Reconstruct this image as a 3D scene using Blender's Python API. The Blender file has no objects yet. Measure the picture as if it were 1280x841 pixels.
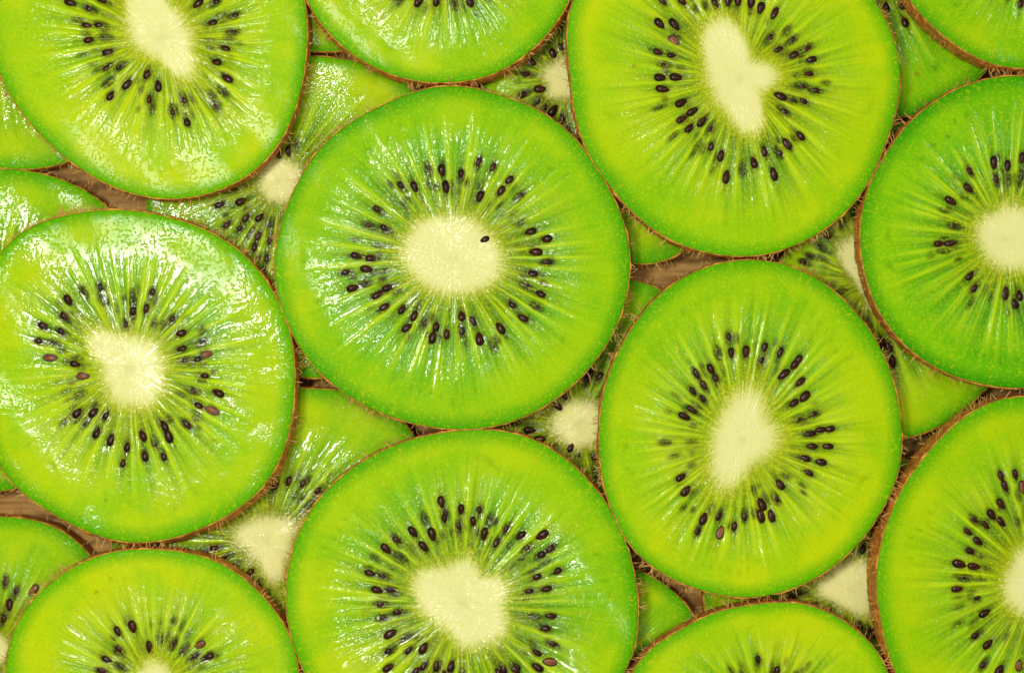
import bpy, math, random
import numpy as np
from mathutils import Vector

random.seed(7)
rng = np.random.default_rng(7)
sc = bpy.context.scene
PI = math.pi
S = 0.00012                      # metres per unit; a kiwi slice is about 430 units = 5 cm across
ZREF, DIST = 88.0, 2800.0        # top of the upper slices, camera distance above it (units)
W2, H2 = 640.0, 420.5

# ------------------------------------------------------------------ camera
cam_d = bpy.data.cameras.new('camera')
cam = bpy.data.objects.new('camera', cam_d)
sc.collection.objects.link(cam)
sc.camera = cam
cam.location = (0, 0, (DIST + ZREF) * S)
cam_d.sensor_fit = 'HORIZONTAL'
cam_d.sensor_width = 36.0
cam_d.lens = 36.0 * DIST / (2 * W2)
cam_d.dof.use_dof = True
cam_d.dof.focus_distance = DIST * S
cam_d.dof.aperture_fstop = 9.0
cam_d.clip_start = 0.005
cam_d.clip_end = 20.0

# ------------------------------------------------------------------ world and lamps
world = bpy.data.worlds.new('World')
sc.world = world
world.use_nodes = True
bg = world.node_tree.nodes['Background']
bg.inputs[0].default_value = (1.0, 0.985, 0.95, 1)
bg.inputs[1].default_value = 0.25

def area(name, loc, size, power, col=(1, 1, 1), target=(0, 0, 0)):
    d = bpy.data.lights.new(name, 'AREA')
    d.shape = 'RECTANGLE'
    d.size, d.size_y = size
    d.energy = power
    d.color = col
    o = bpy.data.objects.new(name, d)
    sc.collection.objects.link(o)
    o.location = loc
    o.rotation_euler = (Vector(target) - Vector(loc)).to_track_quat('-Z', 'Y').to_euler()
    return o

area('softbox_left', (-0.125, 0.030, 0.44), (0.066, 0.066), 0.99, (1.0, 0.98, 0.92))
area('softbox_top', (-0.045, 0.115, 0.44), (0.035, 0.035), 0.27, (1.0, 0.98, 0.92))
area('softbox_right', (0.22, 0.10, 0.42), (0.03, 0.03), 0.20, (1.0, 0.98, 0.92))
area('softbox_low', (-0.02, -0.13, 0.44), (0.03, 0.03), 0.24, (1.0, 0.98, 0.92))

sc.view_settings.view_transform = 'Standard'
sc.view_settings.look = 'None'
sc.view_settings.gamma = 1.0
sc.view_settings.exposure = 0.0
sc.view_settings.use_curve_mapping = False
sc.render.engine = 'CYCLES'
sc.cycles.max_bounces = 6
sc.cycles.diffuse_bounces = 3
sc.cycles.glossy_bounces = 2
sc.cycles.caustics_reflective = False
sc.cycles.caustics_refractive = False

# ------------------------------------------------------------------ node helper
def srgb(r, g, b):
    f = lambda c: ((c / 255 + .055) / 1.055) ** 2.4 if c > 10 else c / 255 / 12.92
    return (f(r), f(g), f(b), 1.0)

class NT:
    def __init__(self, name):
        self.m = bpy.data.materials.new(name)
        self.m.use_nodes = True
        self.t = self.m.node_tree
        self.b = self.t.nodes['Principled BSDF']
    def n(self, typ, ins=None, **props):
        nd = self.t.nodes.new(typ)
        for k, v in props.items():
            setattr(nd, k, v)
        for k, v in (ins or {}).items():
            self.set(nd.inputs[k], v)
        return nd
    def set(self, sock, v):
        if isinstance(v, bpy.types.NodeSocket):
            self.t.links.new(v, sock)
        else:
            sock.default_value = v
    def math(self, op, a, b=0.0, c=0.0, clamp=False):
        nd = self.n('ShaderNodeMath', {0: a, 1: b, 2: c}, operation=op)
        nd.use_clamp = clamp
        return nd.outputs[0]
    def ramp(self, v, lo, hi, a=0.0, b=1.0):
        nd = self.n('ShaderNodeMapRange', {0: v, 1: lo, 2: hi, 3: a, 4: b})
        nd.interpolation_type = 'SMOOTHSTEP'
        return nd.outputs[0]
    def mix(self, f, a, b, mode='MIX'):
        nd = self.t.nodes.new('ShaderNodeMix')
        nd.data_type = 'RGBA'
        nd.blend_type = mode
        self.set(nd.inputs[0], f)
        self.set(nd.inputs[6], a)
        self.set(nd.inputs[7], b)
        return nd.outputs[2]
    def noise(self, vec, scale, detail=2.0, rough=0.5):
        nd = self.n('ShaderNodeTexNoise', {'Vector': vec, 'Scale': scale, 'Detail': detail, 'Roughness': rough})
        return nd.outputs[0]

# ------------------------------------------------------------------ flesh material (flesh and core share it; the mesh says where what is)
def flesh_material():
    k = NT('kiwi_flesh')
    co = k.n('ShaderNodeTexCoord').outputs['Object']
    A = k.n('ShaderNodeAttribute', attribute_name='mixes')
    sA = k.n('ShaderNodeSeparateColor', {0: A.outputs['Color']})
    core, smudge, sept = sA.outputs[0], sA.outputs[1], sA.outputs[2]
    loc = A.outputs['Alpha']
    Bn = k.n('ShaderNodeAttribute', attribute_name='params')
    sB = k.n('ShaderNodeSeparateColor', {0: Bn.outputs['Color']})
    tint, wet, dark = sB.outputs[0], sB.outputs[1], sB.outputs[2]
    sid = Bn.outputs['Alpha']
    Pn = k.n('ShaderNodeAttribute', attribute_name='polar')
    pol = Pn.outputs['Vector']
    sp = k.n('ShaderNodeSeparateXYZ', {0: pol})
    rho = sp.outputs[2]
    off = k.n('ShaderNodeCombineXYZ', {0: sid, 1: k.math('MULTIPLY', sid, 1.7), 2: 0.0}).outputs[0]
    # coordinates for radial streaks: angle runs fast, radius runs slowly
    tint = k.math('ADD', tint, k.math('MULTIPLY', k.math('SUBTRACT', k.noise(k.n('ShaderNodeVectorMath', {0: co, 1: off}, operation='ADD').outputs[0], 30.0, 1.0, .5), .5), 1.5), clamp=True)
    def radial(ka, kr):
        sc_ = k.n('ShaderNodeVectorMath', {0: pol, 1: (ka, ka, kr)}, operation='MULTIPLY').outputs[0]
        return k.n('ShaderNodeVectorMath', {0: sc_, 1: off}, operation='ADD').outputs[0]
    oc = k.n('ShaderNodeVectorMath', {0: co, 1: off}, operation='ADD').outputs[0]

    streak = k.noise(radial(26, 3.0), 1.0, 3.0, .6)
    fine = k.noise(radial(60, 7.0), 1.0, 2.0, .5)
    blotch = k.noise(oc, 130.0, 2.0, .55)
    cells = k.noise(oc, 2500.0, 2.0, .6)
    # colour
    a = k.mix(tint, srgb(190, 213, 0), srgb(112, 192, 0))
    a = k.mix(k.ramp(blotch, .38, .66), a, k.mix(tint, srgb(162, 206, 0), srgb(80, 178, 0)))
    a = k.mix(k.math('MULTIPLY', k.ramp(rho, .84, 1.0), .85), a, k.mix(tint, srgb(66, 170, 0), srgb(26, 140, 0)))
    inner = k.ramp(rho, .62, .10)
    # translucent green pulp of the seed pockets
    pulp = k.mix(tint, srgb(76, 142, 0), srgb(30, 118, 0))
    a = k.mix(k.math('MULTIPLY', loc, k.ramp(streak, .3, .65, .3, 1.0)), a, pulp)
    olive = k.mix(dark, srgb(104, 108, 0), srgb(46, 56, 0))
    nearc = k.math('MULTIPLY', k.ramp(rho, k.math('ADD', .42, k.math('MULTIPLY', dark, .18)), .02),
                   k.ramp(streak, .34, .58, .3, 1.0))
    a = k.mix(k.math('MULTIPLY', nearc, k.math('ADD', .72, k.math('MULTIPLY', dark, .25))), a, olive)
    a = k.mix(k.math('MULTIPLY', sept, k.math('MULTIPLY', k.ramp(rho, 1.0, .4), .8)), a, srgb(198, 226, 8))
    a = k.mix(k.math('MULTIPLY', k.ramp(fine, .5, .75), k.math('MULTIPLY', inner, .30)), a, srgb(202, 226, 4))
    a = k.mix(k.math('MULTIPLY', k.ramp(smudge, .12, .80), k.ramp(fine, .3, .7, .75, 1.0)), a, srgb(36, 27, 0))
    # faint long fibres that run on almost to the rim
    lf = k.noise(radial(30, .8), 1.0, 1.0, .5)
    a = k.mix(k.math('MULTIPLY', k.ramp(lf, .50, .66), k.math('MULTIPLY', k.ramp(rho, .97, .55), .20)), a, srgb(190, 224, 30))
    a = k.mix(k.math('MULTIPLY', k.ramp(lf, .46, .34), k.math('MULTIPLY', k.ramp(rho, .92, .45), .28)), a, pulp)
    # pale core with ragged rays
    rag = k.math('ADD', k.math('MULTIPLY', k.math('SUBTRACT', streak, .5), 1.5), k.math('MULTIPLY', k.math('SUBTRACT', cells, .5), .9))
    rag = k.math('MULTIPLY', rag, k.ramp(core, 1.0, .6))
    cr = k.ramp(k.math('ADD', core, rag), .08, .80)
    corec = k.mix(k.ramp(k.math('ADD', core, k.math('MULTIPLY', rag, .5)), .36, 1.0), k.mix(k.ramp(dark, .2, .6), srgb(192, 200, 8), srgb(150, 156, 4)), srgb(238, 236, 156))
    a = k.mix(cr, a, corec)
    a = k.mix(k.math('MULTIPLY', k.ramp(cells,   .50, .70), .24), a, srgb(222, 240, 20))
    speck = k.noise(oc, 420.0, 1.0, .4)
    a = k.mix(k.math('MULTIPLY', k.ramp(speck, .785, .81), .5), a, srgb(150, 112, 20))
    k.set(k.b.inputs['Base Color'], a)
    # relief
    grainb = k.noise(oc, 2100.0, 1.0, .5)
    bstreak = k.noise(radial(19, 2.2), 1.0, 1.0, .4)
    grain2 = k.noise(oc, 950.0, 2.0, .6)
    damp = k.noise(oc, 75.0, 2.0, .6)
    wetm = k.math('MULTIPLY', k.ramp(damp, .36, .62, .35, 1.0), wet)
    zone = k.math('MULTIPLY', k.ramp(rho, .75, .30), k.math('SUBTRACT', 1.0, k.math('MULTIPLY', core, .75)))
    h = k.math('MULTIPLY', k.ramp(bstreak, .40, .66), k.math('MULTIPLY', zone, k.ramp(grain2, .35, .6, .3, 1.2)))
    h = k.math('ADD', h, k.math('MULTIPLY', fine, k.math('MULTIPLY', zone, .25)))
    h = k.math('ADD', h, k.math('MULTIPLY', k.ramp(grainb, .55, .70), k.ramp(wetm, .1, .8, .34, .62)))
    h = k.math('ADD', h, k.math('MULTIPLY', grain2, k.ramp(wetm, .5, 1.25, .08, 1.0)))
    bumpw = k.n('ShaderNodeBump', {'Height': h, 'Strength': 1.0, 'Distance': S * 1.45})
    bumpd = k.n('ShaderNodeBump', {'Height': h, 'Strength': .6, 'Distance': S * 1.0})
    k.set(k.b.inputs['Normal'], bumpd.outputs[0])
    k.b.inputs['Roughness'].default_value = .5
    k.b.inputs['Specular IOR Level'].default_value = .04
    cw_in = k.ramp(wet, .15, .6, .35, 1.0)
    cw_out = k.ramp(wetm, .45, 1.05, .14, 1.0)
    cw = k.n('ShaderNodeMapRange', {0: k.ramp(rho, .50, .80), 1: 0.0, 2: 1.0, 3: cw_in, 4: cw_out}).outputs[0]
    k.set(k.b.inputs['Coat Weight'], k.math('MULTIPLY', cw, k.ramp(rho, .985, .90, 0.0, 1.0)))
    k.set(k.b.inputs['Coat Roughness'], k.ramp(wetm, 0.0, 1.0, .10, .055))
    k.b.inputs['Coat IOR'].default_value = 1.37
    k.set(k.b.inputs['Coat Normal'], bumpw.outputs[0])
    return k.m

def skin_material():
    k = NT('kiwi_skin')
    co = k.n('ShaderNodeTexCoord').outputs['Object']
    n1 = k.noise(co, 900.0, 3.0, .6)
    n2 = k.noise(co, 220.0, 2.0, .5)
    c = k.mix(k.ramp(n1, .35, .7), srgb(166, 98, 18), srgb(240, 168, 58))
    c = k.mix(k.math('MULTIPLY', k.ramp(n2, .45, .7), .5), c, srgb(134, 116, 14))
    k.set(k.b.inputs['Base Color'], c)
    k.b.inputs['Roughness'].default_value = .75
    b = k.n('ShaderNodeBump', {'Height': n1, 'Strength': .8, 'Distance': S * 1.5})
    k.set(k.b.inputs['Normal'], b.outputs[0])
    return k.m

def fuzz_material():
    k = NT('skin_fuzz')
    co = k.n('ShaderNodeTexCoord').outputs['Object']
    n1 = k.noise(co, 300.0, 1.0, .5)
    k.set(k.b.inputs['Base Color'], k.mix(k.ramp(n1, .35, .65), srgb(196, 138, 48), srgb(232, 190, 104)))
    k.b.inputs['Roughness'].default_value = .5
    return k.m

def seed_material(name, c1, c2, rough=.28):
    k = NT(name)
    co = k.n('ShaderNodeTexCoord').outputs['Object']
    oi = k.n('ShaderNodeObjectInfo').outputs['Random']
    wv = k.noise(k.n('ShaderNodeVectorMath', {0: co, 1: (400.0, 2600.0, 900.0)}, operation='MULTIPLY').outputs[0], 1.0, 2.0, .6)
    k.set(k.b.inputs['Base Color'], k.mix(k.math('ADD', k.ramp(wv, .35, .75, 0, .7), k.math('MULTIPLY', oi, .3)), c1, c2))
    k.b.inputs['Roughness'].default_value = rough
    k.b.inputs['Coat Weight'].default_value = .2
    k.b.inputs['Coat Roughness'].default_value = .22
    k.b.inputs['Specular IOR Level'].default_value = .12
    b = k.n('ShaderNodeBump', {'Height': wv, 'Strength': .6, 'Distance': S * .8})
    k.set(k.b.inputs['Normal'], b.outputs[0])
    k.set(k.b.inputs['Coat Normal'], b.outputs[0])
    return k.m

def board_material():
    k = NT('board_wood')
    co = k.n('ShaderNodeTexCoord').outputs['Object']
    mp = k.n('ShaderNodeMapping', {'Vector': co, 'Rotation': (0, 0, .35), 'Scale': (60.0, 620.0, 60.0)}).outputs[0]
    n = k.noise(mp, 1.0, 4.0, .6)
    n2 = k.noise(co, 45.0, 2.0, .5)
    c = k.mix(k.ramp(n, .3, .7), srgb(122, 80, 24), srgb(216, 170, 94))
    c = k.mix(k.math('MULTIPLY', k.ramp(n2, .4, .7), .35), c, srgb(92, 56, 14))
    k.set(k.b.inputs['Base Color'], c)
    k.b.inputs['Roughness'].default_value = .6
    k.b.inputs['Specular IOR Level'].default_value = .2
    b = k.n('ShaderNodeBump', {'Height': n, 'Strength': .7, 'Distance': S * 3})
    k.set(k.b.inputs['Normal'], b.outputs[0])
    return k.m

M_FLESH, M_SKIN, M_FUZZ, M_BOARD = flesh_material(), skin_material(), fuzz_material(), board_material()
M_SEED = seed_material('seed_coat', srgb(24, 10, 2), srgb(74, 36, 8))
M_KERNEL = seed_material('seed_kernel', srgb(96, 46, 14), srgb(168, 108, 58), .4)

# ------------------------------------------------------------------ mesh helpers
def mesh_from(name, V, F, mat, normals=None, smooth=True):
    me = bpy.data.meshes.new(name)
    V = np.asarray(V, dtype=np.float32)
    F = np.asarray(F, dtype=np.int32)
    nv, nf, k = len(V), len(F), F.shape[1]
    me.vertices.add(nv)
    me.vertices.foreach_set('co', V.ravel())
    me.loops.add(nf * k)
    me.loops.foreach_set('vertex_index', F.ravel())
    me.polygons.add(nf)
    me.polygons.foreach_set('loop_start', np.arange(0, nf * k, k, dtype=np.int32))
    me.polygons.foreach_set('use_smooth', np.full(nf, smooth))
    me.update(calc_edges=True)
    me.materials.append(mat)
    if normals is not None:
        me.normals_split_custom_set_from_vertices([tuple(n) for n in normals.tolist()])
    return me

def link(name, data, parent=None, loc=(0, 0, 0), rot=(0, 0, 0)):
    o = bpy.data.objects.new(name, data)
    sc.collection.objects.link(o)
    o.parent = parent
    o.location = loc
    o.rotation_euler = rot
    return o

def add_attr(me, name, typ, arr):
    at = me.attributes.new(name, typ, 'POINT')
    at.data.foreach_set('color' if typ == 'FLOAT_COLOR' else 'vector', np.asarray(arr, dtype=np.float32).ravel())

def sstep(x, a, b):
    t = np.clip((x - a) / (b - a), 0, 1)
    return t * t * (3 - 2 * t)

def fourier_fit(pts, cx, cy, nh=8, lam=2e-4):
    """closed radius curve r(theta) through points given around a centre"""
    pts = np.asarray(pts, float)
    # densify along the closed polygon so that sparse stretches count too
    q = []
    for i in range(len(pts)):
        a, b = pts[i], pts[(i + 1) % len(pts)]
        m = max(2, int(np.hypot(*(b - a)) / 6))
        for t in range(m):
            q.append(a + (b - a) * t / m)
    q = np.array(q)
    th = np.arctan2(q[:, 1] - cy, q[:, 0] - cx)
    r = np.hypot(q[:, 1] - cy, q[:, 0] - cx)
    def basis(t):
        return np.stack([np.ones_like(t)] + [f(k * t) for k in range(1, nh + 1) for f in (np.cos, np.sin)], 1)
    Bm = basis(th)
    reg = np.diag([0.0] + [lam * len(q) * k ** 3 * .05 for k in range(1, nh + 1) for _ in (0, 1)])
    c = np.linalg.solve(Bm.T @ Bm + reg, Bm.T @ r)
    return lambda t: basis(np.asarray(t)) @ c

def periodic_noise(th, n, seed):
    g = np.random.default_rng(seed)
    v = np.zeros_like(th)
    for k in range(1, n):
        v += (g.normal() * np.cos(k * th) + g.normal() * np.sin(k * th)) / math.sqrt(n)
    return v

# ------------------------------------------------------------------ seeds (three shapes share their data)
def seed_mesh():
    nu, nv = 14, 9
    V, F = [], []
    for j in range(nv + 1):
        ph = PI * j / nv
        x = -math.cos(ph)
        w = math.sin(ph) ** .9 * (1 - .24 * x)         # teardrop, the point towards the core
        for i in range(nu):
            t = 2 * PI * i / nu
            V.append((x * 8.6 * S, w * 5.0 * math.cos(t) * S, w * 4.2 * math.sin(t) * S))
    for j in range(nv):
        for i in range(nu):
            F.append((j * nu + i, j * nu + (i + 1) % nu, (j + 1) * nu + (i + 1) % nu, (j + 1) * nu + i))
    return mesh_from('seed', V, np.array(F)[:, ::-1], M_SEED)
SEED = seed_mesh()

def cut_seed_mesh():
    # the lower half of a seed with a rim, and the pale kernel as a shallow dome inside it
    nu, nv = 18, 6
    V, F = [], []
    for j in range(nv + 1):
        a = j / nv * PI / 2
        for i in range(nu):
            t = 2 * PI * i / nu
            x = math.cos(t)
            V.append((x * 8.8 * math.cos(a) * S, math.sin(t) * 5.2 * (1 - .2 * x) * math.cos(a) * S, -math.sin(a) * 3.6 * S))
    for j in range(nv):
        for i in range(nu):
            F.append((j * nu + i, (j + 1) * nu + i, (j + 1) * nu + (i + 1) % nu, j * nu + (i + 1) % nu))
    b = len(V)
    for s, z in ((1.0, 0.0), (.8, .5), (.72, -.3)):
        for i in range(nu):
            t = 2 * PI * i / nu
            x = math.cos(t)
            V.append((x * 8.8 * s * S, math.sin(t) * 5.2 * (1 - .2 * x) * s * S, z * S))
    for j in range(2):
        for i in range(nu):
            F.append((b + j * nu + i, b + j * nu + (i + 1) % nu, b + (j + 1) * nu + (i + 1) % nu, b + (j + 1) * nu + i))
    me = mesh_from('cut_seed', V, F, M_SEED)
    V, F = [], []
    for j in range(5):
        s = .78 * (1 - j / 4.0) if j < 4 else .02
        for i in range(nu):
            t = 2 * PI * i / nu
            x = math.cos(t)
            V.append((x * 8.8 * s * S, math.sin(t) * 5.2 * (1 - .2 * x) * s * S, (.1 + .9 * (1 - (s / .78) ** 2)) * S))
    for j in range(4):
        for i in range(nu):
            F.append((j * nu + i, j * nu + (i + 1) % nu, (j + 1) * nu + (i + 1) % nu, (j + 1) * nu + i))
    return me, mesh_from('kernel', V, F, M_KERNEL)
CUT, KERNEL = cut_seed_mesh()

# ------------------------------------------------------------------ one slice
def unproject(px, py, z):
    f = (DIST + ZREF - z) / DIST
    return np.array([(px - W2) * f, (H2 - py) * f])

NSL = [0]
def kiwi_slice(label, group, outline, center, core, seeds, base, thick, tint=.3, wet=.6, dark=.2,
               n_sept=40, hi=True, flare=(0, 0, 0), tilt=(0, 0), lighter=0, fuzz=500, auto=None, smw=1.0, ray=.85, blend=1.0, locamp=1.0):
    NSL[0] += 1
    sid = NSL[0] * 3.17
    g = np.random.default_rng(100 + NSL[0])
    z_top = base + thick
    c = unproject(center[0], center[1], z_top)
    conv = lambda p: unproject(p[0], p[1], z_top) - c
    out = np.array([conv(p) for p in outline])
    Rf = fourier_fit(out, 0, 0, 9)
    if isinstance(core, (int, float)):
        cr = float(core)
        Cf = lambda t: np.full_like(np.asarray(t, float), cr) * (1 + .05 * periodic_noise(np.asarray(t, float), 6, NSL[0]))
    else:
        Cf = fourier_fit(np.array([conv(p) for p in core]), 0, 0, 7, 1e-4)
    NT_ = 560 if hi else 400
    NR, NC = (78, 16) if hi else (50, 12)
    th = np.arange(NT_) * 2 * PI / NT_
    R = Rf(th)
    C = np.minimum(Cf(th), R * .6)
    # seeds in local coordinates
    sl = []
    for s in seeds:
        p = conv(s[:2])
        sl.append((p[0], p[1], s[2] if len(s) > 2 else 's'))
    if auto:
        for (a0, a1, nn) in auto:                       # seeds of the part that runs out of the picture
            for a in np.linspace(math.radians(a0), math.radians(a1), nn):
                a += g.normal() * .03
                cc = float(Cf(np.array([a]))[0]); rr = float(Rf(np.array([a]))[0])
                d = cc + (rr - cc) * (.17 + .2 * g.random())
                sl.append((d * math.cos(a), d * math.sin(a), 's' if g.random() < .5 else 'f'))
    # darker traces of seeds that lie deeper in the flesh (no seed breaks the surface there)
    ghosts = []
    for _ in range(60 if hi else 40):
        a = g.uniform(0, 2 * PI)
        cc = float(Cf(np.array([a]))[0]); rr = float(Rf(np.array([a]))[0])
        d = cc + (rr - cc) * g.uniform(.13, .40)
        ghosts.append((d * math.cos(a), d * math.sin(a), g.uniform(.5, 1.0) * (.85 + .25 * dark), g.uniform(7, 13), g.uniform(4, 6.2)))
    # rays between the seed pockets
    sa = np.sort((np.arange(n_sept) + g.uniform(-.4, .4, n_sept)) * 2 * PI / n_sept)
    slen = g.uniform(.60, 1.0, n_sept) * ray
    swid = g.uniform(.7, 1.6, n_sept)
    samp = g.uniform(.5, 1.15, n_sept)
    # push the rays away from the seeds, so that seeds sit in pockets
    for (x, y, f) in sl:
        a = math.atan2(y, x) % (2 * PI)
        dd = (sa - a + PI) % (2 * PI) - PI
        i = int(np.argmin(np.abs(dd)))
        if abs(dd[i]) < .055:
            sa[i] += (.055 - abs(dd[i])) * (1 if dd[i] >= 0 else -1)

    def field(T, RHO, X, Y, RAD):
        dd = (T[..., None] - sa + PI) % (2 * PI) - PI
        i = np.argmin(np.abs(dd), -1)
        dmin = np.abs(np.take_along_axis(dd, i[..., None], -1))[..., 0]
        dist = dmin * np.maximum(RAD, 1)
        fade = sstep(RHO, slen[i], slen[i] - .35) * sstep(RHO, -.02, .10)
        sept = np.exp(-(dist / (swid[i] * (1.0 + 1.3 * RHO))) ** 2) * fade * samp[i]
        loc = (1 - np.exp(-(dist / 5.5) ** 2)) * sstep(RHO, .75, .2) * sstep(RHO, -.02, .12) * locamp
        va = ((T * n_sept / (2 * PI) + 3 * np.sin(T * 2 + sid)) % 1.0 - .5) * 2 * PI / n_sept * RAD
        ring = .74 + .035 * np.sin(T * 9 + sid) + .02 * np.sin(T * 23)
        loc = np.maximum(loc, (.25 + .75 * tint) * np.exp(-(va / 3.4) ** 2 - ((RHO - ring) / .028) ** 2) * (.5 + .5 * np.sin(T * 5 + sid)))
        sm = np.zeros_like(RHO); dip = np.zeros_like(RHO)
        for (x, y, f) in sl:
            r0 = math.hypot(x, y); ux, uy = x / r0, y / r0
            dx, dy = X - x, Y - y
            m = (np.abs(dx) < 46) & (np.abs(dy) < 46)
            lr = dx[m] * ux + dy[m] * uy
            lt = -dx[m] * uy + dy[m] * ux
            k1, w1, w2 = {'s': (.85, 12.5, 7.0), 'f': (1.0, 12.5, 6.4), 'c': (.6, 11, 6), 't': (.8, 5, 3), 'k': (.5, 9.5, 6.0)}[f]
            e = (lr / w1) ** 2 + (lt / w2) ** 2
            sm[m] = np.maximum(sm[m], k1 * smw * np.exp(-e * 1.0 if f != 'f' else -e ** 1.3))
            e2 = ((lr - 9) / 22) ** 2 + (lt / 6.0) ** 2
            sm[m] = np.maximum(sm[m], .36 * smw * np.exp(-e2))
            dip[m] = np.maximum(dip[m], (1.2 if f != 'f' else .5) * np.exp(-(lr / 13) ** 2 - (lt / 7.5) ** 2))
        for (x, y, k1, w1, w2) in ghosts:
            r0 = math.hypot(x, y); ux, uy = x / r0, y / r0
            dx, dy = X - x, Y - y
            m = (np.abs(dx) < 40) & (np.abs(dy) < 40)
            lr = dx[m] * ux + dy[m] * uy
            lt = -dx[m] * uy + dy[m] * ux
            sm[m] = np.maximum(sm[m], k1 * np.exp(-(lr / w1) ** 2 - (lt / w2) ** 2))
        # height
        h = .7 * sept - .6 * loc - dip
        h += .9 * sstep(RHO, .95, .6) * 0
        edge = (R_of(T) - RAD)
        h -= 1.6 * np.exp(-np.maximum(edge, 0) / 1.3)
        h += .8 * np.sin(X / 37 + sid) * np.cos(Y / 43 + sid * 2) + .5 * np.sin(X / 17 + Y / 21 + sid * 3)
        return h, sept, loc, sm
    R_of = lambda T: np.interp(T % (2 * PI), np.append(th, 2 * PI), np.append(R, R[0]))
    rng_c = np.linspace(0, 1, NC + 1)
    t_ = np.linspace(0, 1, NR + 1)
    rng_f = t_ ** 1.05
    rng_f = np.concatenate([rng_f[:-1], [1 - .012, 1 - .005, 1.0]])
    RAD = np.concatenate([C[None] * rng_c[:, None], C[None] + (R - C)[None] * rng_f[1:, None]])   # rings x angles
    RAD[0] = 0.05
    T = np.broadcast_to(th, RAD.shape)
    RHO = (RAD - C) / (R - C)
    X, Y = RAD * np.cos(T), RAD * np.sin(T)
    Hh, sept, loc, sm = field(T, RHO, X, Y, RAD)
    Z = thick + Hh + tilt[0] * X + tilt[1] * Y
    # analytic-like normals from finite differences on the polar grid
    P = np.stack([X, Y, Z], -1)
    dT = np.roll(P, -1, 1) - np.roll(P, 1, 1)
    dR = np.gradient(P, axis=0)
    N = np.cross(dR, dT)
    N /= np.maximum(np.linalg.norm(N, axis=-1, keepdims=True), 1e-9)
    N[0] = (0, 0, 1)
    bw = np.minimum(26 * blend, C * .7)
    soft = sstep(RAD, C + bw, C - bw)
    MIX = np.stack([soft, sm, sept, loc], -1)
    PAR = np.broadcast_to(np.array([tint, wet, dark, sid]), MIX.shape)
    POL = np.stack([np.cos(T), np.sin(T), RHO], -1)

    root = link('kiwi_slice', None, None, (c[0] * S, c[1] * S, base * S))
    root.empty_display_size = .01
    root['label'] = label
    root['category'] = 'kiwi slice'
    root['group'] = group

    def grid_faces(a, b):
        r = np.arange(a, b)[:, None]; i = np.arange(NT_)[None]
        i2 = (i + 1) % NT_
        return np.stack([r * NT_ + i, (r + 1) * NT_ + i, (r + 1) * NT_ + i2, r * NT_ + i2], -1).reshape(-1, 4)
    def body(name, r0, r1, extra):
        """rings r0..r1 of the cut face plus the rings of extra (walls, underside)"""
        Pp = P[r0:r1 + 1]
        NN = N[r0:r1 + 1]
        parts = [Pp] + [e[None] for e, _ in extra]
        if not extra:
            V = Pp
        V = np.concatenate(parts)
        ne = len(extra)
        Nn = np.concatenate([NN] + [n[None] for _, n in extra]) if extra else NN
        def ext(Q):
            return np.concatenate([Q[r0:r1 + 1]] + [Q[r1:r1 + 1]] * ne)
        F = grid_faces(0, len(V) - 1)
        me = mesh_from(name, V.reshape(-1, 3) * S, F, M_FLESH, Nn.reshape(-1, 3))
        add_attr(me, 'mixes', 'FLOAT_COLOR', ext(MIX).reshape(-1, 4))
        add_attr(me, 'params', 'FLOAT_COLOR', ext(PAR).reshape(-1, 4))
        add_attr(me, 'polar', 'FLOAT_VECTOR', ext(POL).reshape(-1, 3))
        return link(name, me, root)
    # flare: how far the underside reaches beyond the cut face, and towards which picture direction (degrees, y up)
    fl0, fl1, fa = flare
    FL = fl0 + fl1 * np.maximum(0, np.cos(th - math.radians(fa))) ** 1.5
    cs, sn = np.cos(th), np.sin(th)
    zb = tilt[0] * X[-1] * 0
    Rb = R + FL
    up = np.stack([cs, sn, 0 * cs], -1)
    dn = np.stack([0 * cs, 0 * cs, -1 + 0 * cs], -1)
    ring = lambda r, z: np.stack([r * cs, r * sn, z + 0 * cs], -1)
    zedge = Z[-1]
    ze = lambda k: zedge * (1 - k) + 1.2 * k
    fl_ext = [(np.stack([(R + FL * .5) * cs, (R + FL * .5) * sn, ze(.5)], -1), up),
              (ring(Rb - .4, 1.2), up), (ring(Rb - .8, .6), dn), (ring(C * .9, .6), dn)]
    body('flesh', NC, RAD.shape[0] - 1, fl_ext)
    core_ext = [(ring(C - .3, thick * .5), up), (ring(C - .5, .8), up), (ring(C * .05, .8), dn)]
    body('core', 0, NC, core_ext)

    # skin band round the side
    rag = .35 * periodic_noise(th, 60, NSL[0] + 5) + .25 * periodic_noise(th, 140, NSL[0] + 9)
    bul = .5 + .4 * periodic_noise(th, 30, NSL[0] + 19)
    prof = []
    for (kk, o, dz) in ((0, .05, .4), (0, .9, .75), (0, 1.3, .2), (.06, 1.5, 0), (.25, 1.7, 0), (.5, 1.8, 0), (.8, 1.6, 0), (1.0, 1.1, 0), (1.03, -.5, 0)):
        oo = o + (rag if o > .5 else 0) + (bul * math.sin(PI * min(kk, 1)))
        r = R + FL * min(kk * 1.15, 1) + oo
        prof.append(np.stack([r * cs, r * sn, np.maximum(zedge * (1 - kk) + dz + (.4 * rag if kk < .1 else 0), 0.3)], -1))
    Vs = np.stack(prof)
    me = mesh_from('skin', Vs.reshape(-1, 3) * S, grid_faces(0, len(prof) - 1), M_SKIN)
    link('skin', me, root)

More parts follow.
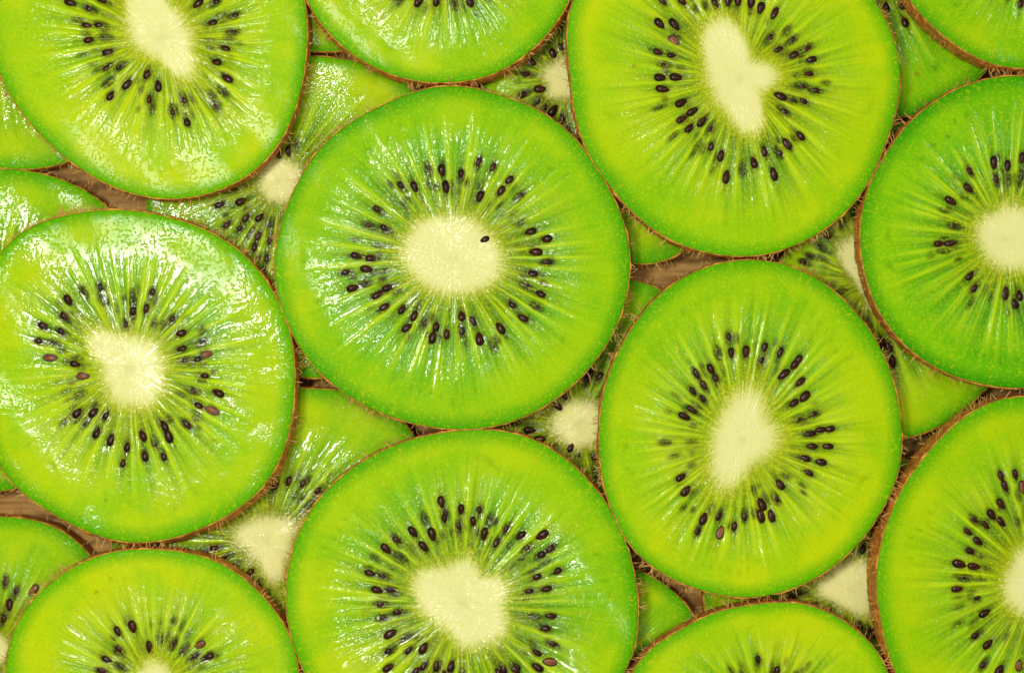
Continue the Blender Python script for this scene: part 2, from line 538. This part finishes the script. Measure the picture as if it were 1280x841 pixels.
    # fuzz: short curved hairs rooted in the skin, each a thin tapered prism
    if fuzz:
        n = int(fuzz * .48)
        a = g.uniform(0, 2 * PI, n * 2)
        cl = .5 + .28 * np.sin(a * 7 + sid) + .28 * np.sin(a * 17 + sid * 2) + .2 * np.sin(a * 41 + sid)
        a = a[np.argsort(-(cl + g.uniform(0, .9, n * 2)))[:n]]
        clump = .5 + .5 * np.sin(a * 7 + sid) * np.sin(a * 3 + sid * 2)
        k = g.uniform(0.0, .85, n) ** 1.3
        Ra = R_of(a); FLa = fl0 + fl1 * np.maximum(0, np.cos(a - math.radians(fa))) ** 1.5
        r = Ra + FLa * np.minimum(k * 1.15, 1) + 1.8
        za = np.interp(a, np.append(th, 2 * PI), np.append(zedge, zedge[0])) * (1 - k)
        p0 = np.stack([r * np.cos(a), r * np.sin(a), za], -1)
        er = np.stack([np.cos(a), np.sin(a), 0 * a], -1)
        et = np.stack([-np.sin(a), np.cos(a), 0 * a], -1)
        L = g.uniform(4, 13, n) * (.7 + .6 * clump)
        tw = g.normal(0, .55, n); up_ = g.normal(.12, .4, n)
        d1 = er + et * tw[:, None]; d1[:, 2] += up_
        d1 /= np.linalg.norm(d1, axis=1, keepdims=True)
        d2 = d1 + et * g.normal(0, .35, n)[:, None]; d2[:, 2] -= .25
        d2 /= np.linalg.norm(d2, axis=1, keepdims=True)
        pts = [p0 - d1 * 1.0, p0 + d1 * (L * .5)[:, None], p0 + d1 * (L * .5)[:, None] + d2 * (L * .5)[:, None]]
        pts[1][:, 2] = np.maximum(pts[1][:, 2], 1); pts[2][:, 2] = np.maximum(pts[2][:, 2], 1)
        wd = g.uniform(.45, .85, n)
        sdv = np.cross(d1, (0, 0, 1.0)); sdv /= np.maximum(np.linalg.norm(sdv, axis=1, keepdims=True), 1e-6)
        upv = np.cross(sdv, d1)
        Vh = []
        for q, f in zip(pts, (1.0, .8, .25)):
            for m in range(3):
                aa = m * 2 * PI / 3
                Vh.append(q + (sdv * math.cos(aa) + upv * math.sin(aa)) * (wd * f)[:, None])
        Vh = np.stack(Vh, 1)             # n x 9 x 3
        base_i = (np.arange(n) * 9)[:, None]
        quad = []
        for lv in range(2):
            for m in range(3):
                m2 = (m + 1) % 3
                quad.append([lv * 3 + m, lv * 3 + m2, lv * 3 + 3 + m2, lv * 3 + 3 + m])
        Fh = (base_i[:, :, None] + np.array(quad)[None]).reshape(-1, 4)
        o = link('fuzz', mesh_from('fuzz', Vh.reshape(-1, 3) * S, Fh, M_FUZZ), root)
        o['kind'] = 'stuff'

    # seeds
    from_grid = lambda x, y: None
    for (x, y, f) in sl:
        a = math.atan2(y, x)
        rad = math.hypot(x, y)
        Ca = float(np.interp(a % (2 * PI), np.append(th, 2 * PI), np.append(C, C[0])))
        Ra = float(R_of(np.array([a]))[0])
        ring_i = int(np.argmin(np.abs(RAD[:, int(round((a % (2 * PI)) / (2 * PI) * NT_)) % NT_] - rad)))
        ang_i = int(round((a % (2 * PI)) / (2 * PI) * NT_)) % NT_
        zs = float(Z[ring_i, ang_i])
        s = g.uniform(.80, 1.16)
        rz = a + PI + g.normal(0, .16)
        if f in 'ck':
            o = link('seed', CUT, root, (x * S, y * S, (zs + 1.0) * S), (g.normal(0, .06), g.normal(0, .06), rz))
            kn = link('kernel', KERNEL, o)
            o['label'] = 'seed cut open showing its pale brown inside'
        else:
            dz = {'s': -1.5, 'f': -3.0, 't': -.6}[f] + g.normal(0, .25)
            if f == 't':
                s *= .5
            o = link('seed', SEED, root, (x * S, y * S, (zs + dz) * S), (g.normal(0, .15), g.normal(0, .10), rz))
        o.scale = (s * g.uniform(.9, 1.1), s * g.uniform(.9, 1.1), s)
    return root

def zo(s, x0, y0, items):
    """reading notes to plan coordinates"""
    return [((it[0] / s) + x0, (it[1] / s) + y0) + tuple(it[2:]) for it in items]

# ------------------------------------------------------------------ tabletop
def board():
    import bmesh
    bm = bmesh.new()
    bmesh.ops.create_cube(bm, size=1.0)
    bmesh.ops.scale(bm, vec=(.42, .32, .02), verts=bm.verts)
    bmesh.ops.translate(bm, vec=(0, 0, -.01), verts=bm.verts)
    bmesh.ops.bevel(bm, geom=bm.edges[:], offset=.002, segments=2, affect='EDGES')
    me = bpy.data.meshes.new('wooden_board')
    bm.to_mesh(me); bm.free()
    me.materials.append(M_BOARD)
    o = link('tabletop', me)
    o['kind'] = 'structure'
board()

UP = 'kiwi slices of the upper layer'
LO = 'kiwi slices of the lower layer'

# ------------------------------------------------------------------ lower layer
LB = 0.5
# under the gap between top-left slice and centre slice
kiwi_slice('lower slice with streaky pale core showing between the top-left and the central slice', LO,
    [(507, 104), (488, 90), (450, 78), (400, 70), (340, 74), (270, 100), (215, 160), (184, 225), (182, 262), (200, 320), (240, 380), (300, 430), (352, 462), (386, 476), (430, 465), (490, 420), (540, 350), (560, 270), (550, 190), (530, 135)],
    (352, 227), 33, zo(2.629, 170, 60, [(345, 505), (407, 557), (275, 515, 'f'), (310, 465, 'f'), (345, 590, 'f'), (400, 620, 'f'), (430, 690, 'f'), (390, 650, 'f'),
     (470, 350, 'f'), (525, 320, 'f'), (440, 580, 'f'), (415, 740, 'f'), (300, 580, 'f'), (360, 560, 'f'), (440, 630, 'f'), (500, 340, 'f')]),
    LB, 40, tint=.28, wet=1.0, dark=.75, n_sept=34, hi=False, fuzz=320, smw=1.0)
kiwi_slice('lower slice with triangular pale core showing below the left and central slices', LO,
    [(390, 486), (440, 489), (480, 507), (512, 535), (545, 600), (555, 680), (535, 760), (490, 830), (420, 875), (335, 890), (250, 870), (185, 820), (150, 760), (137, 690), (150, 610), (190, 545), (250, 505), (320, 487)],
    (336, 676), [(319, 642), (348, 640), (374, 650), (372, 680), (361, 704), (352, 728), (341, 735), (323, 712), (300, 686), (284, 668), (300, 652)],
    zo(2.803, 230, 460, [(366, 398), (416, 403), (468, 430), (320, 410, 'f'), (75, 645, 'f'), (180, 690, 'f'), (230, 720, 'f'), (265, 757, 'f'), (110, 630, 'f'), (150, 660, 'f'), (205, 740, 'f'), (290, 800, 'f')]),
    LB, 41, tint=.22, wet=.75, dark=.75, n_sept=40, hi=False, fuzz=320)
kiwi_slice('lower slice with dark seeds and pale rays in the gap under the top-middle slice', LO,
    [(612, 60), (602, 100), (610, 150), (632, 200), (680, 262), (730, 305), (775, 328), (815, 330), (858, 313), (890, 270), (905, 210), (905, 130), (890, 50), (850, -30), (790, -80), (710, -90), (650, -50), (622, 10)],
    (706, 98), 31, zo(2.337, 600, 0, [(139, 217), (176, 261), (150, 183), (130, 275, 'f'), (170, 295, 'f'), (215, 322), (240, 347), (190, 310, 'f'), (235, 140, 'f'), (215, 160, 'f')]),
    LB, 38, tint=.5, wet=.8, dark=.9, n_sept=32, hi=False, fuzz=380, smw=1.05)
kiwi_slice('lower slice with small round core in the gap between the central and right-centre slices', LO,
    [(552, 520), (556, 460), (590, 400), (650, 362), (720, 345), (785, 349), (822, 358), (860, 390), (893, 440), (905, 520), (890, 600), (850, 660), (790, 698), (730, 705), (660, 690), (600, 640), (566, 580)],
    (724, 530), 36, zo(2.9, 620, 330, [(124, 603), (159, 635), (205, 665, 'f'), (272, 665), (355, 700, 'f'), (250, 480, 'f'), (362, 765, 'f'), (345, 400, 'f'), (375, 410, 'f'), (330, 420, 'f'), (300, 690, 'f'), (230, 520, 'f'), (390, 470, 'f')]),
    LB, 37, tint=.35, wet=.7, dark=.9, n_sept=34, hi=False, fuzz=420)
kiwi_slice('lower slice with long pale core showing between the top-right and right-edge slices', LO,
    [(985, 312), (1000, 250), (1050, 180), (1120, 150), (1190, 165), (1240, 220), (1275, 300), (1285, 380), (1268, 440), (1232, 489), (1195, 520), (1150, 544), (1100, 552), (1040, 540), (985, 500), (950, 440), (950, 380), (965, 340)],
    (1086, 352), [(1042, 318), (1050, 300), (1075, 288), (1110, 300), (1125, 340), (1128, 380), (1112, 402), (1096, 398), (1083, 378), (1064, 352)],
    zo(2.803, 960, 260, [(425, 488, 'f'), (437, 540), (483, 475), (150, 170, 'f'), (215, 100, 'f'), (185, 140, 'f'), (130, 190, 'f'), (460, 440, 'f'), (400, 470, 'f')]),
    LB, 38, tint=.42, wet=.6, dark=.9, n_sept=38, hi=False, fuzz=420)
kiwi_slice('lower slice with dark seeds at its top showing beside the top-right corner slice', LO,
    [(905, -60), (925, 20), (970, 80), (1030, 120), (1080, 140), (1125, 149), (1180, 130), (1225, 100), (1262, 50), (1285, -20), (1280, -110), (1230, -190), (1150, -235), (1060, -240), (970, -200), (920, -130)],
    (1086, -62), 34, zo(6.4, 1080, 0, [(178, 50), (298, 45), (330, 170, 'f'), (140, 170, 'f'), (420, 130, 'f')]),
    LB, 40, tint=.62, wet=.5, dark=.7, n_sept=34, hi=False, fuzz=320, smw=1.0)
kiwi_slice('lower slice with pale three-cornered core showing under the right-centre slice', LO,
    [(880, 738), (890, 680), (930, 610), (1000, 570), (1080, 562), (1150, 580), (1205, 640), (1225, 720), (1215, 800), (1170, 870), (1100, 905), (1030, 908), (960, 880), (905, 830), (884, 780)],
    (1062, 737), [(1012, 738), (1030, 715), (1050, 700), (1085, 694), (1102, 715), (1100, 745), (1092, 768), (1075, 775), (1050, 762), (1030, 750)],
    zo(4.18, 960, 640, [(480, 590), (330, 500, 'f'), (560, 90, 'f'), (170, 420, 'f'), (240, 480, 'f'), (530, 610, 'f'), (500, 190, 'f'), (540, 150, 'f'), (130, 440, 'f'), (560, 640, 'f')]),
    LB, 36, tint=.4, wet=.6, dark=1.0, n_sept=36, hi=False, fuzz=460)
kiwi_slice('lower green slice whose rounded edge shows right of the bottom-centre slice', LO,
    [(800, 713), (842, 738), (868, 770), (882, 815), (884, 860), (865, 920), (820, 965), (760, 990), (690, 980), (630, 940), (600, 880), (605, 800), (640, 745), (700, 712), (755, 704)],
    (745, 850), 24, [(778, 838, 'f')], LB, 39, tint=.4, wet=.7, dark=.6, n_sept=30, hi=False, fuzz=260)
kiwi_slice('lower slice with pale core at the picture edge showing above the bottom-left slice', LO,
    [(0, 645), (45, 650), (85, 668), (113, 694), (150, 760), (150, 830), (130, 900), (80, 950), (10, 975), (-80, 970), (-140, 920), (-175, 840), (-160, 750), (-110, 685), (-50, 652)],
    (-6, 812), 22, zo(2.995, 0, 560, [(35, 585), (60, 540, 'f'), (125, 530, 'k'), (20, 500, 'f'), (10, 640, 'f')]),
    LB, 40, tint=.28, wet=1.0, dark=.6, n_sept=30, hi=False, fuzz=220)
kiwi_slice('lower green slice at the left edge showing above the large left slice', LO,
    [(0, 210), (45, 215), (90, 230), (128, 252), (165, 300), (180, 370), (175, 450), (140, 530), (80, 590), (0, 616), (-80, 610), (-150, 560), (-200, 470), (-210, 380), (-180, 290), (-120, 235), (-50, 212)],
    (-15, 410), 40, [], LB, 39, tint=.45, wet=.75, dark=.4, n_sept=36, hi=False, fuzz=240)
kiwi_slice('lower slice with white sheen in the corner left of the top-left slice', LO,
    [(75, 205), (40, 212), (0, 210), (-70, 195), (-140, 150), (-190, 80), (-205, 0), (-180, -80), (-110, -140), (-20, -165), (70, -150), (140, -90), (180, -10), (175, 80), (150, 150), (110, 190)],
    (-15, 20), 38, [], LB, 41, tint=.3, wet=1.0, dark=.4, n_sept=36, hi=False, fuzz=240)
kiwi_slice('lower slice seen only as a small green wedge between the two top slices', LO,
    [(405, 65), (372, 62), (310, 40), (250, -10), (220, -80), (220, -170), (270, -250), (360, -300), (450, -300), (540, -250), (590, -170), (590, -80), (560, -10), (500, 40), (450, 60)],
    (405, -120), 34, [], LB, 40, tint=.5, wet=.6, dark=.5, n_sept=34, hi=False, fuzz=300)

# ------------------------------------------------------------------ upper layer
UB = 45.5
kiwi_slice('top-left slice with slanting pale core running to the picture edge', UP,
    [(383, 16), (384, 56), (375, 119), (353, 175), (319, 212.5), (275, 239), (219, 249), (169, 244), (119, 223), (69, 187.5), (31, 147), (0, 97), (-22, 20), (-10, -60), (40, -115), (110, -145), (190, -150), (270, -130), (335, -90), (370, -40)],
    (202, 46), [(155, 0), (160, -20), (180, -30), (205, -10), (225, 12), (241, 38), (246, 66), (244, 97), (228, 105), (215, 94), (193, 77), (168, 63), (156, 40)],
    zo(3.2, 0, 0, [(282, 12), (360, 37, 'f'), (347, 102), (356, 160), (400, 100, 'f'), (430, 210, 'f'), (427, 270, 'f'), (432, 330, 'f'), (442, 384), (508, 335, 'f'), (596, 395), (633, 343),
     (590, 295, 'f'), (690, 445, 'f'), (737, 400, 'f'), (747, 484, 'f'), (860, 422, 'f'), (893, 367, 'f'), (908, 312, 'f'), (865, 248), (900, 193), (848, 92), (935, 62, 'f'), (930, 130, 'f'), (792, 16), (860, 12, 'f'), (420, 150, 'f'), (480, 265, 'f')]),
    UB, 42, tint=.10, wet=.30, dark=.15, n_sept=42, fuzz=420, auto=[(60, 150, 9)])
kiwi_slice('top-middle slice cut off by the upper picture edge, core out of view', UP,
    [(382, 0), (398.6, 23.8), (419, 50.5), (449, 74), (484.7, 92), (526, 102.4), (567.8, 103.3), (606, 96.5), (642, 80), (674.7, 53.4), (695.5, 26.7), (713, 0), (726, -50), (724, -120), (690, -190), (630, -240), (550, -260), (460, -240), (400, -190), (372, -120), (370, -50)],
    (556, -62), 38, zo(3.368, 360, 0, [(550, 5), (623, 0), (700, 15, 'f'), (766, 8), (480, -15, 'f'), (830, -20, 'f')]),
    UB, 41, tint=.12, wet=.6, dark=.2, n_sept=40, flare=(0, 3.5, -80), fuzz=700, auto=[(-20, 200, 20)])
kiwi_slice('large yellow-green slice at top right with notched irregular pale core', UP,
    [(713, 0), (711, 39), (711.8, 98), (721.6, 157), (745, 210), (778.5, 253), (817.7, 288), (865, 312), (920, 321), (967, 316), (1014, 298), (1061, 263), (1092.5, 216), (1116, 157), (1126, 98), (1120, 51), (1093, 0), (1050, -50), (970, -92), (880, -95), (790, -70), (735, -30)],
    (925, 98), [(875, 27), (897, 23), (920, 24), (931, 43), (939, 66), (955, 76), (979, 88), (971, 106), (955, 121), (957, 145), (955, 165), (932, 173), (912, 153), (892, 130), (879, 98), (875, 63)],
    zo(2.548, 700, 0, [(318, 75), (365, 80), (362, 130, 'k'), (315, 167), (356, 177), (335, 207, 'f'), (320, 247), (372, 247), (328, 285), (388, 327), (420, 357), (390, 378, 'f'), (413, 408), (455, 385, 'f'),
     (480, 410, 'f'), (481, 468), (513, 497), (530, 563), (580, 540, 'f'), (618, 516), (651, 484), (681, 556), (697, 485, 'f'), (725, 460, 'f'), (766, 432), (713, 355, 'f'), (703, 307), (740, 318, 'f'), (778, 323),
     (795, 236), (770, 272, 'f'), (812, 288, 'f'), (801, 190), (745, 175), (696, 158), (738, 130, 'f'), (668, 125, 'f'), (785, 153, 'f'), (684, 42), (640, 27), (608, 12), (568, 5), (495, 10, 'f'), (390, 5), (328, 5), (535, 2)]),
    UB + .5, 43, tint=.03, wet=.34, dark=.2, n_sept=46, flare=(0, 1.5, -60), fuzz=560)
kiwi_slice('slice cut off by the upper right picture corner, no core in view', UP,
    [(1135.6, 0), (1155.5, 23), (1184, 47), (1212.6, 68.5), (1241, 81), (1280, 85.6), (1340, 75), (1420, 20), (1470, -60), (1475, -150), (1420, -240), (1330, -280), (1230, -270), (1150, -210), (1110, -130), (1112, -55)],
    (1292, -95), 40, [(1277, 2, 'f'), (1262, -8, 'f')], UB, 42, tint=.35, wet=.3, dark=.2, n_sept=38, flare=(0, 2, -120), fuzz=420, auto=[(0, 180, 8)])
kiwi_slice('deeper green slice at the right edge with round pale core cut by the frame', UP,
    [(1280, 94), (1225, 100), (1175, 122.5), (1130, 160), (1100, 205), (1080, 250), (1075, 295), (1082.5, 350), (1105, 400), (1135, 435), (1170, 460), (1215, 477.5), (1262, 486), (1310, 480), (1360, 460), (1430, 390), (1460, 290), (1420, 190), (1350, 115)],
    (1261, 298), 45, zo(2.004, 1060, 80, [(366, 248), (400, 255), (437, 235), (305, 268), (302, 312), (258, 343), (268, 405, 'f'), (230, 450), (260, 450, 'f'), (306, 530), (317, 560), (430, 578), (418, 598, 'f'), (395, 575, 'f'), (372, 290, 'f'), (400, 290, 'f'), (437, 275, 'f')]),
    UB, 42, tint=.78, wet=.33, dark=.3, ray=1.1, blend=1.1, n_sept=52, flare=(0, 1.5, 160), fuzz=480, auto=[(-70, 70, 12)])
kiwi_slice('large glossy slice at the left edge with wide white sheen across its top', UP,
    [(141, 263), (181, 265), (220, 273.5), (283, 300), (324.5, 339), (351, 381), (366, 433), (369, 485.5), (361, 543), (340, 595), (303.6, 632), (251, 661), (199, 676.6), (146.5, 676.6), (94, 658), (42, 627), (0, 587.6), (-20, 530), (-28, 450), (-22, 370), (0, 312), (31, 289), (68, 272), (105, 264)],
    (162, 460), [(102, 423), (118, 410), (131, 410), (150, 414), (173, 417), (201, 430), (210, 459), (207, 485), (194, 506), (167, 514), (141, 506), (126, 480), (118, 447)],
    zo(1.9105, 0, 250, [(162, 240), (200, 220, 'f'), (155, 280, 'f'), (148, 315, 'f'), (130, 340, 'f'), (105, 302, 'f'), (95, 338, 'f'), (120, 376, 'c'), (179, 392), (197, 420, 'k'), (190, 466, 'f'), (184, 508), (222, 508), (205, 530, 'f'), (253, 515),
     (264, 573), (232, 555, 'f'), (303, 590), (293, 628), (340, 562), (345, 610, 'f'), (370, 580, 'f'), (390, 610, 'f'), (392, 537), (402, 562), (445, 535, 'f'), (473, 490), (505, 502, 'c'), (520, 460), (460, 455, 'f'), (487, 420), (493, 368, 'c'),
     (434, 355), (440, 383, 'f'), (470, 382, 'f'), (433, 318), (480, 340, 'f'), (410, 285, 'f'), (348, 260), (363, 223, 'f'), (317, 240, 'f'), (316, 270, 'f'), (243, 235, 'f'), (240, 210, 'f'), (300, 300, 'f')]),
    UB + .5, 42, tint=.22, wet=.90, dark=.15, n_sept=44, flare=(0, 7, -75), fuzz=900, tilt=(.0, .0))
kiwi_slice('large central slice with one stray seed lying on its pale core', UP,
    [(584, 108), (538, 109), (492, 125), (438, 152), (395, 190), (362, 247), (345, 306), (343.5, 360), (363, 414), (395, 463), (449, 504), (508, 528), (562, 537), (633, 531), (687, 504), (736, 463), (768, 414), (786, 360), (788, 317), (775, 263), (746, 209), (709, 162), (654, 128)],
    (566, 322), [(514, 277), (535, 268), (568, 266), (600, 274), (628, 306), (634, 333), (617, 360), (579, 374), (546, 371), (519, 355), (497, 323), (504, 296)],
    zo(1.849, 330, 90, [(348, 266), (411, 228), (421, 265), (455, 240, 'f'), (380, 225, 'f'), (500, 288), (530, 220), (567, 250), (548, 275), (590, 287, 'f'), (495, 210, 'f'), (616, 369), (652, 386), (628, 416),
     (621, 466, 'f'), (605, 492, 'f'), (637, 512), (630, 542, 'f'), (573, 537), (599, 569), (546, 592), (530, 632, 'f'), (498, 616), (483, 578, 'f'), (457, 563), (458, 598, 'f'), (422, 605), (398, 587), (389, 614), (347, 563), (329, 592), (320, 548),
     (372, 580, 'f'), (286, 498), (276, 545, 'f'), (262, 515, 'f'), (232, 490, 'f'), (236, 455), (205, 500), (190, 463, 'f'), (215, 425, 'f'), (250, 430, 'f'), (243, 355, 'f'), (280, 362, 'f'), (265, 320, 'f'), (318, 265, 'f'), (655, 440, 'f'), (510, 387)]),
    UB, 43, tint=.40, wet=.62, dark=.3, n_sept=44, ray=1.0, fuzz=520)
kiwi_slice('bottom-centre slice with broad squarish pale core and dense seeds', UP,
    [(601.5, 536.5), (557, 540), (512.7, 549.5), (472, 565), (435, 589), (401.8, 618.8), (379.6, 652), (364.8, 689), (357.4, 729.7), (359, 770), (370, 818.5), (400, 875), (440, 920), (500, 950), (580, 962), (660, 945), (725, 905), (768, 860), (789, 826), (795.6, 789), (798, 752), (792, 707.5), (771.6, 652), (745.7, 611), (708.7, 574), (671.7, 552), (638.5, 540)],
    (577, 755), [(513, 719), (530, 708), (550, 704), (579, 693), (594, 698), (602, 715), (638, 722), (635, 760), (638, 789), (620, 804), (579, 815), (557, 793), (524, 767), (513, 745)],
    zo(2.704, 350, 530, [(450, 365), (487, 415), (490, 320, 'f'), (515, 373), (545, 262), (555, 320), (560, 300, 'f'), (612, 290), (605, 345, 'f'), (653, 330), (675, 295, 'f'), (690, 372), (710, 325, 'f'), (733, 398), (765, 355, 'f'), (812, 378), (835, 420, 'f'),
     (886, 375), (915, 420, 'f'), (880, 445, 'f'), (867, 516), (938, 497), (843, 564), (900, 557), (917, 648), (895, 690, 'f'), (920, 742, 'f'), (867, 772), (912, 803, 'k'), (870, 822), (799, 819), (755, 825, 'f'), (529, 817), (555, 845),
     (460, 835), (437, 762), (367, 822), (372, 710), (425, 720, 'f'), (372, 765, 'f'), (348, 653, 'f'), (400, 635, 'f'), (340, 607, 'f'), (328, 560), (375, 560, 'f'), (303, 503), (350, 512, 'f'), (360, 423), (410, 450, 'f'), (395, 390, 'f')]),
    UB, 42, tint=.28, wet=.55, dark=.3, n_sept=46, ray=.95, fuzz=520, auto=[(-130, -50, 9)])
kiwi_slice('right-centre slice with fan-like rays and a pale core pointing right', UP,
    [(938, 325), (908, 327), (879, 334), (825.6, 366), (788, 411.6), (761, 465), (749, 524), (750.7, 588), (769, 652), (804, 700), (857.6, 732.5), (922, 747.5), (980.6, 740.5), (1039.5, 711), (1087.6, 663), (1117, 609.5), (1129, 556), (1122, 497), (1103.6, 438), (1066, 385), (1018, 345), (980.6, 330)],
    (926, 550), [(910, 495), (922, 480), (938, 479), (957, 489), (962, 513), (983, 545), (965, 572), (938, 588), (922, 613), (900, 615), (887, 609), (884, 577), (884, 545), (898, 515)],
    zo(1.87, 740, 310, [(326, 245), (360, 243), (320, 210, 'f'), (295, 245, 'f'), (279, 283), (290, 307, 'f'), (245, 295, 'f'), (262, 322, 'f'), (237, 335), (260, 353), (235, 378, 'f'), (217, 394), (209, 535), (219, 567), (261, 632), (248, 660, 'f'),
     (300, 664, 'c'), (333, 651), (297, 625, 'f'), (357, 625, 'f'), (397, 597), (395, 627), (420, 627), (430, 585, 'f'), (440, 553), (507, 525), (535, 500), (515, 463), (550, 463), (497, 490, 'f'), (535, 425), (556, 423), (510, 435, 'f'),
     (485, 400, 'f'), (518, 388, 'f'), (472, 363), (498, 347), (487, 313), (448, 295), (482, 262), (473, 274), (440, 243), (403, 235, 'f'), (395, 265, 'f')]),
    UB, 42, tint=.24, wet=.38, dark=.2, ray=1.08, blend=1.6, n_sept=52, fuzz=560)
kiwi_slice('slice at the lower right edge with brown skin showing along its left side', UP,
    [(1280, 493), (1251.7, 499), (1209, 518.6), (1174.4, 548.7), (1140, 591.6), (1114, 639), (1100, 686), (1096, 729), (1100, 772), (1110, 815), (1130, 860), (1165, 900), (1230, 930), (1300, 940), (1400, 900), (1470, 800), (1480, 700), (1440, 590), (1370, 515)],
    (1298, 727), 48, zo(2.33, 1080, 480, [(399, 266), (441, 263), (462, 300, 'k'), (412, 300, 'f'), (399, 349), (371, 380, 'f'), (400, 401), (353, 408), (322, 395, 'f'), (304, 430), (333, 458, 'f'), (311, 487), (276, 523), (323, 530), (295, 565, 'f'),
     (272, 596), (352, 667), (331, 622, 't'), (330, 730, 'f'), (362, 758), (350, 815, 'f'), (395, 835), (451, 818, 'k')]),
    UB, 43, tint=.2, wet=.35, dark=.3, n_sept=44, flare=(0, 5.5, 170), fuzz=620, auto=[(-60, 60, 10)])
kiwi_slice('bottom-left slice of which the upper half shows above the frame edge', UP,
    [(6, 841), (10.7, 807), (24, 773.6), (45.7, 743), (76, 718.8), (112.7, 697.4), (146, 688.3), (195, 686.5), (237.7, 691), (274, 703.5), (304.7, 723), (335, 752), (359, 789), (372, 825), (374, 870), (360, 940), (310, 1000), (230, 1040), (140, 1035), (60, 985), (15, 910)],
    (195, 858), 33, zo(3.282, 0, 670, [(481, 391), (543, 370), (611, 454), (436, 505), (490, 465, 'f'), (493, 535, 'f'), (420, 553, 'f'), (712, 440, 'f'), (757, 465, 'f'), (820, 445, 'k'), (795, 495, 'f'), (852, 495, 'f')]),
    UB, 42, tint=.12, wet=.7, dark=.15, n_sept=40, flare=(0, 1, 130), fuzz=420, auto=[(-170, -10, 14)])
kiwi_slice('smooth bright slice cut off by the bottom frame edge right of centre', UP,
    [(790.6, 836), (814.5, 812), (846, 788), (881, 771), (918, 759), (960.6, 753), (997.8, 754), (1024, 760), (1056, 776), (1083, 799), (1103, 823), (1118, 870), (1122, 930), (1105, 1010), (1050, 1080), (960, 1100), (870, 1070), (815, 1000), (785, 930), (782, 870)],
    (958, 905), 42, zo(3.765, 780, 690, [(633, 509), (720, 565), (800, 590, 'f')]),
    UB, 42, tint=.1, wet=.25, dark=.15, n_sept=40, fuzz=520, auto=[(-170, -10, 14)])
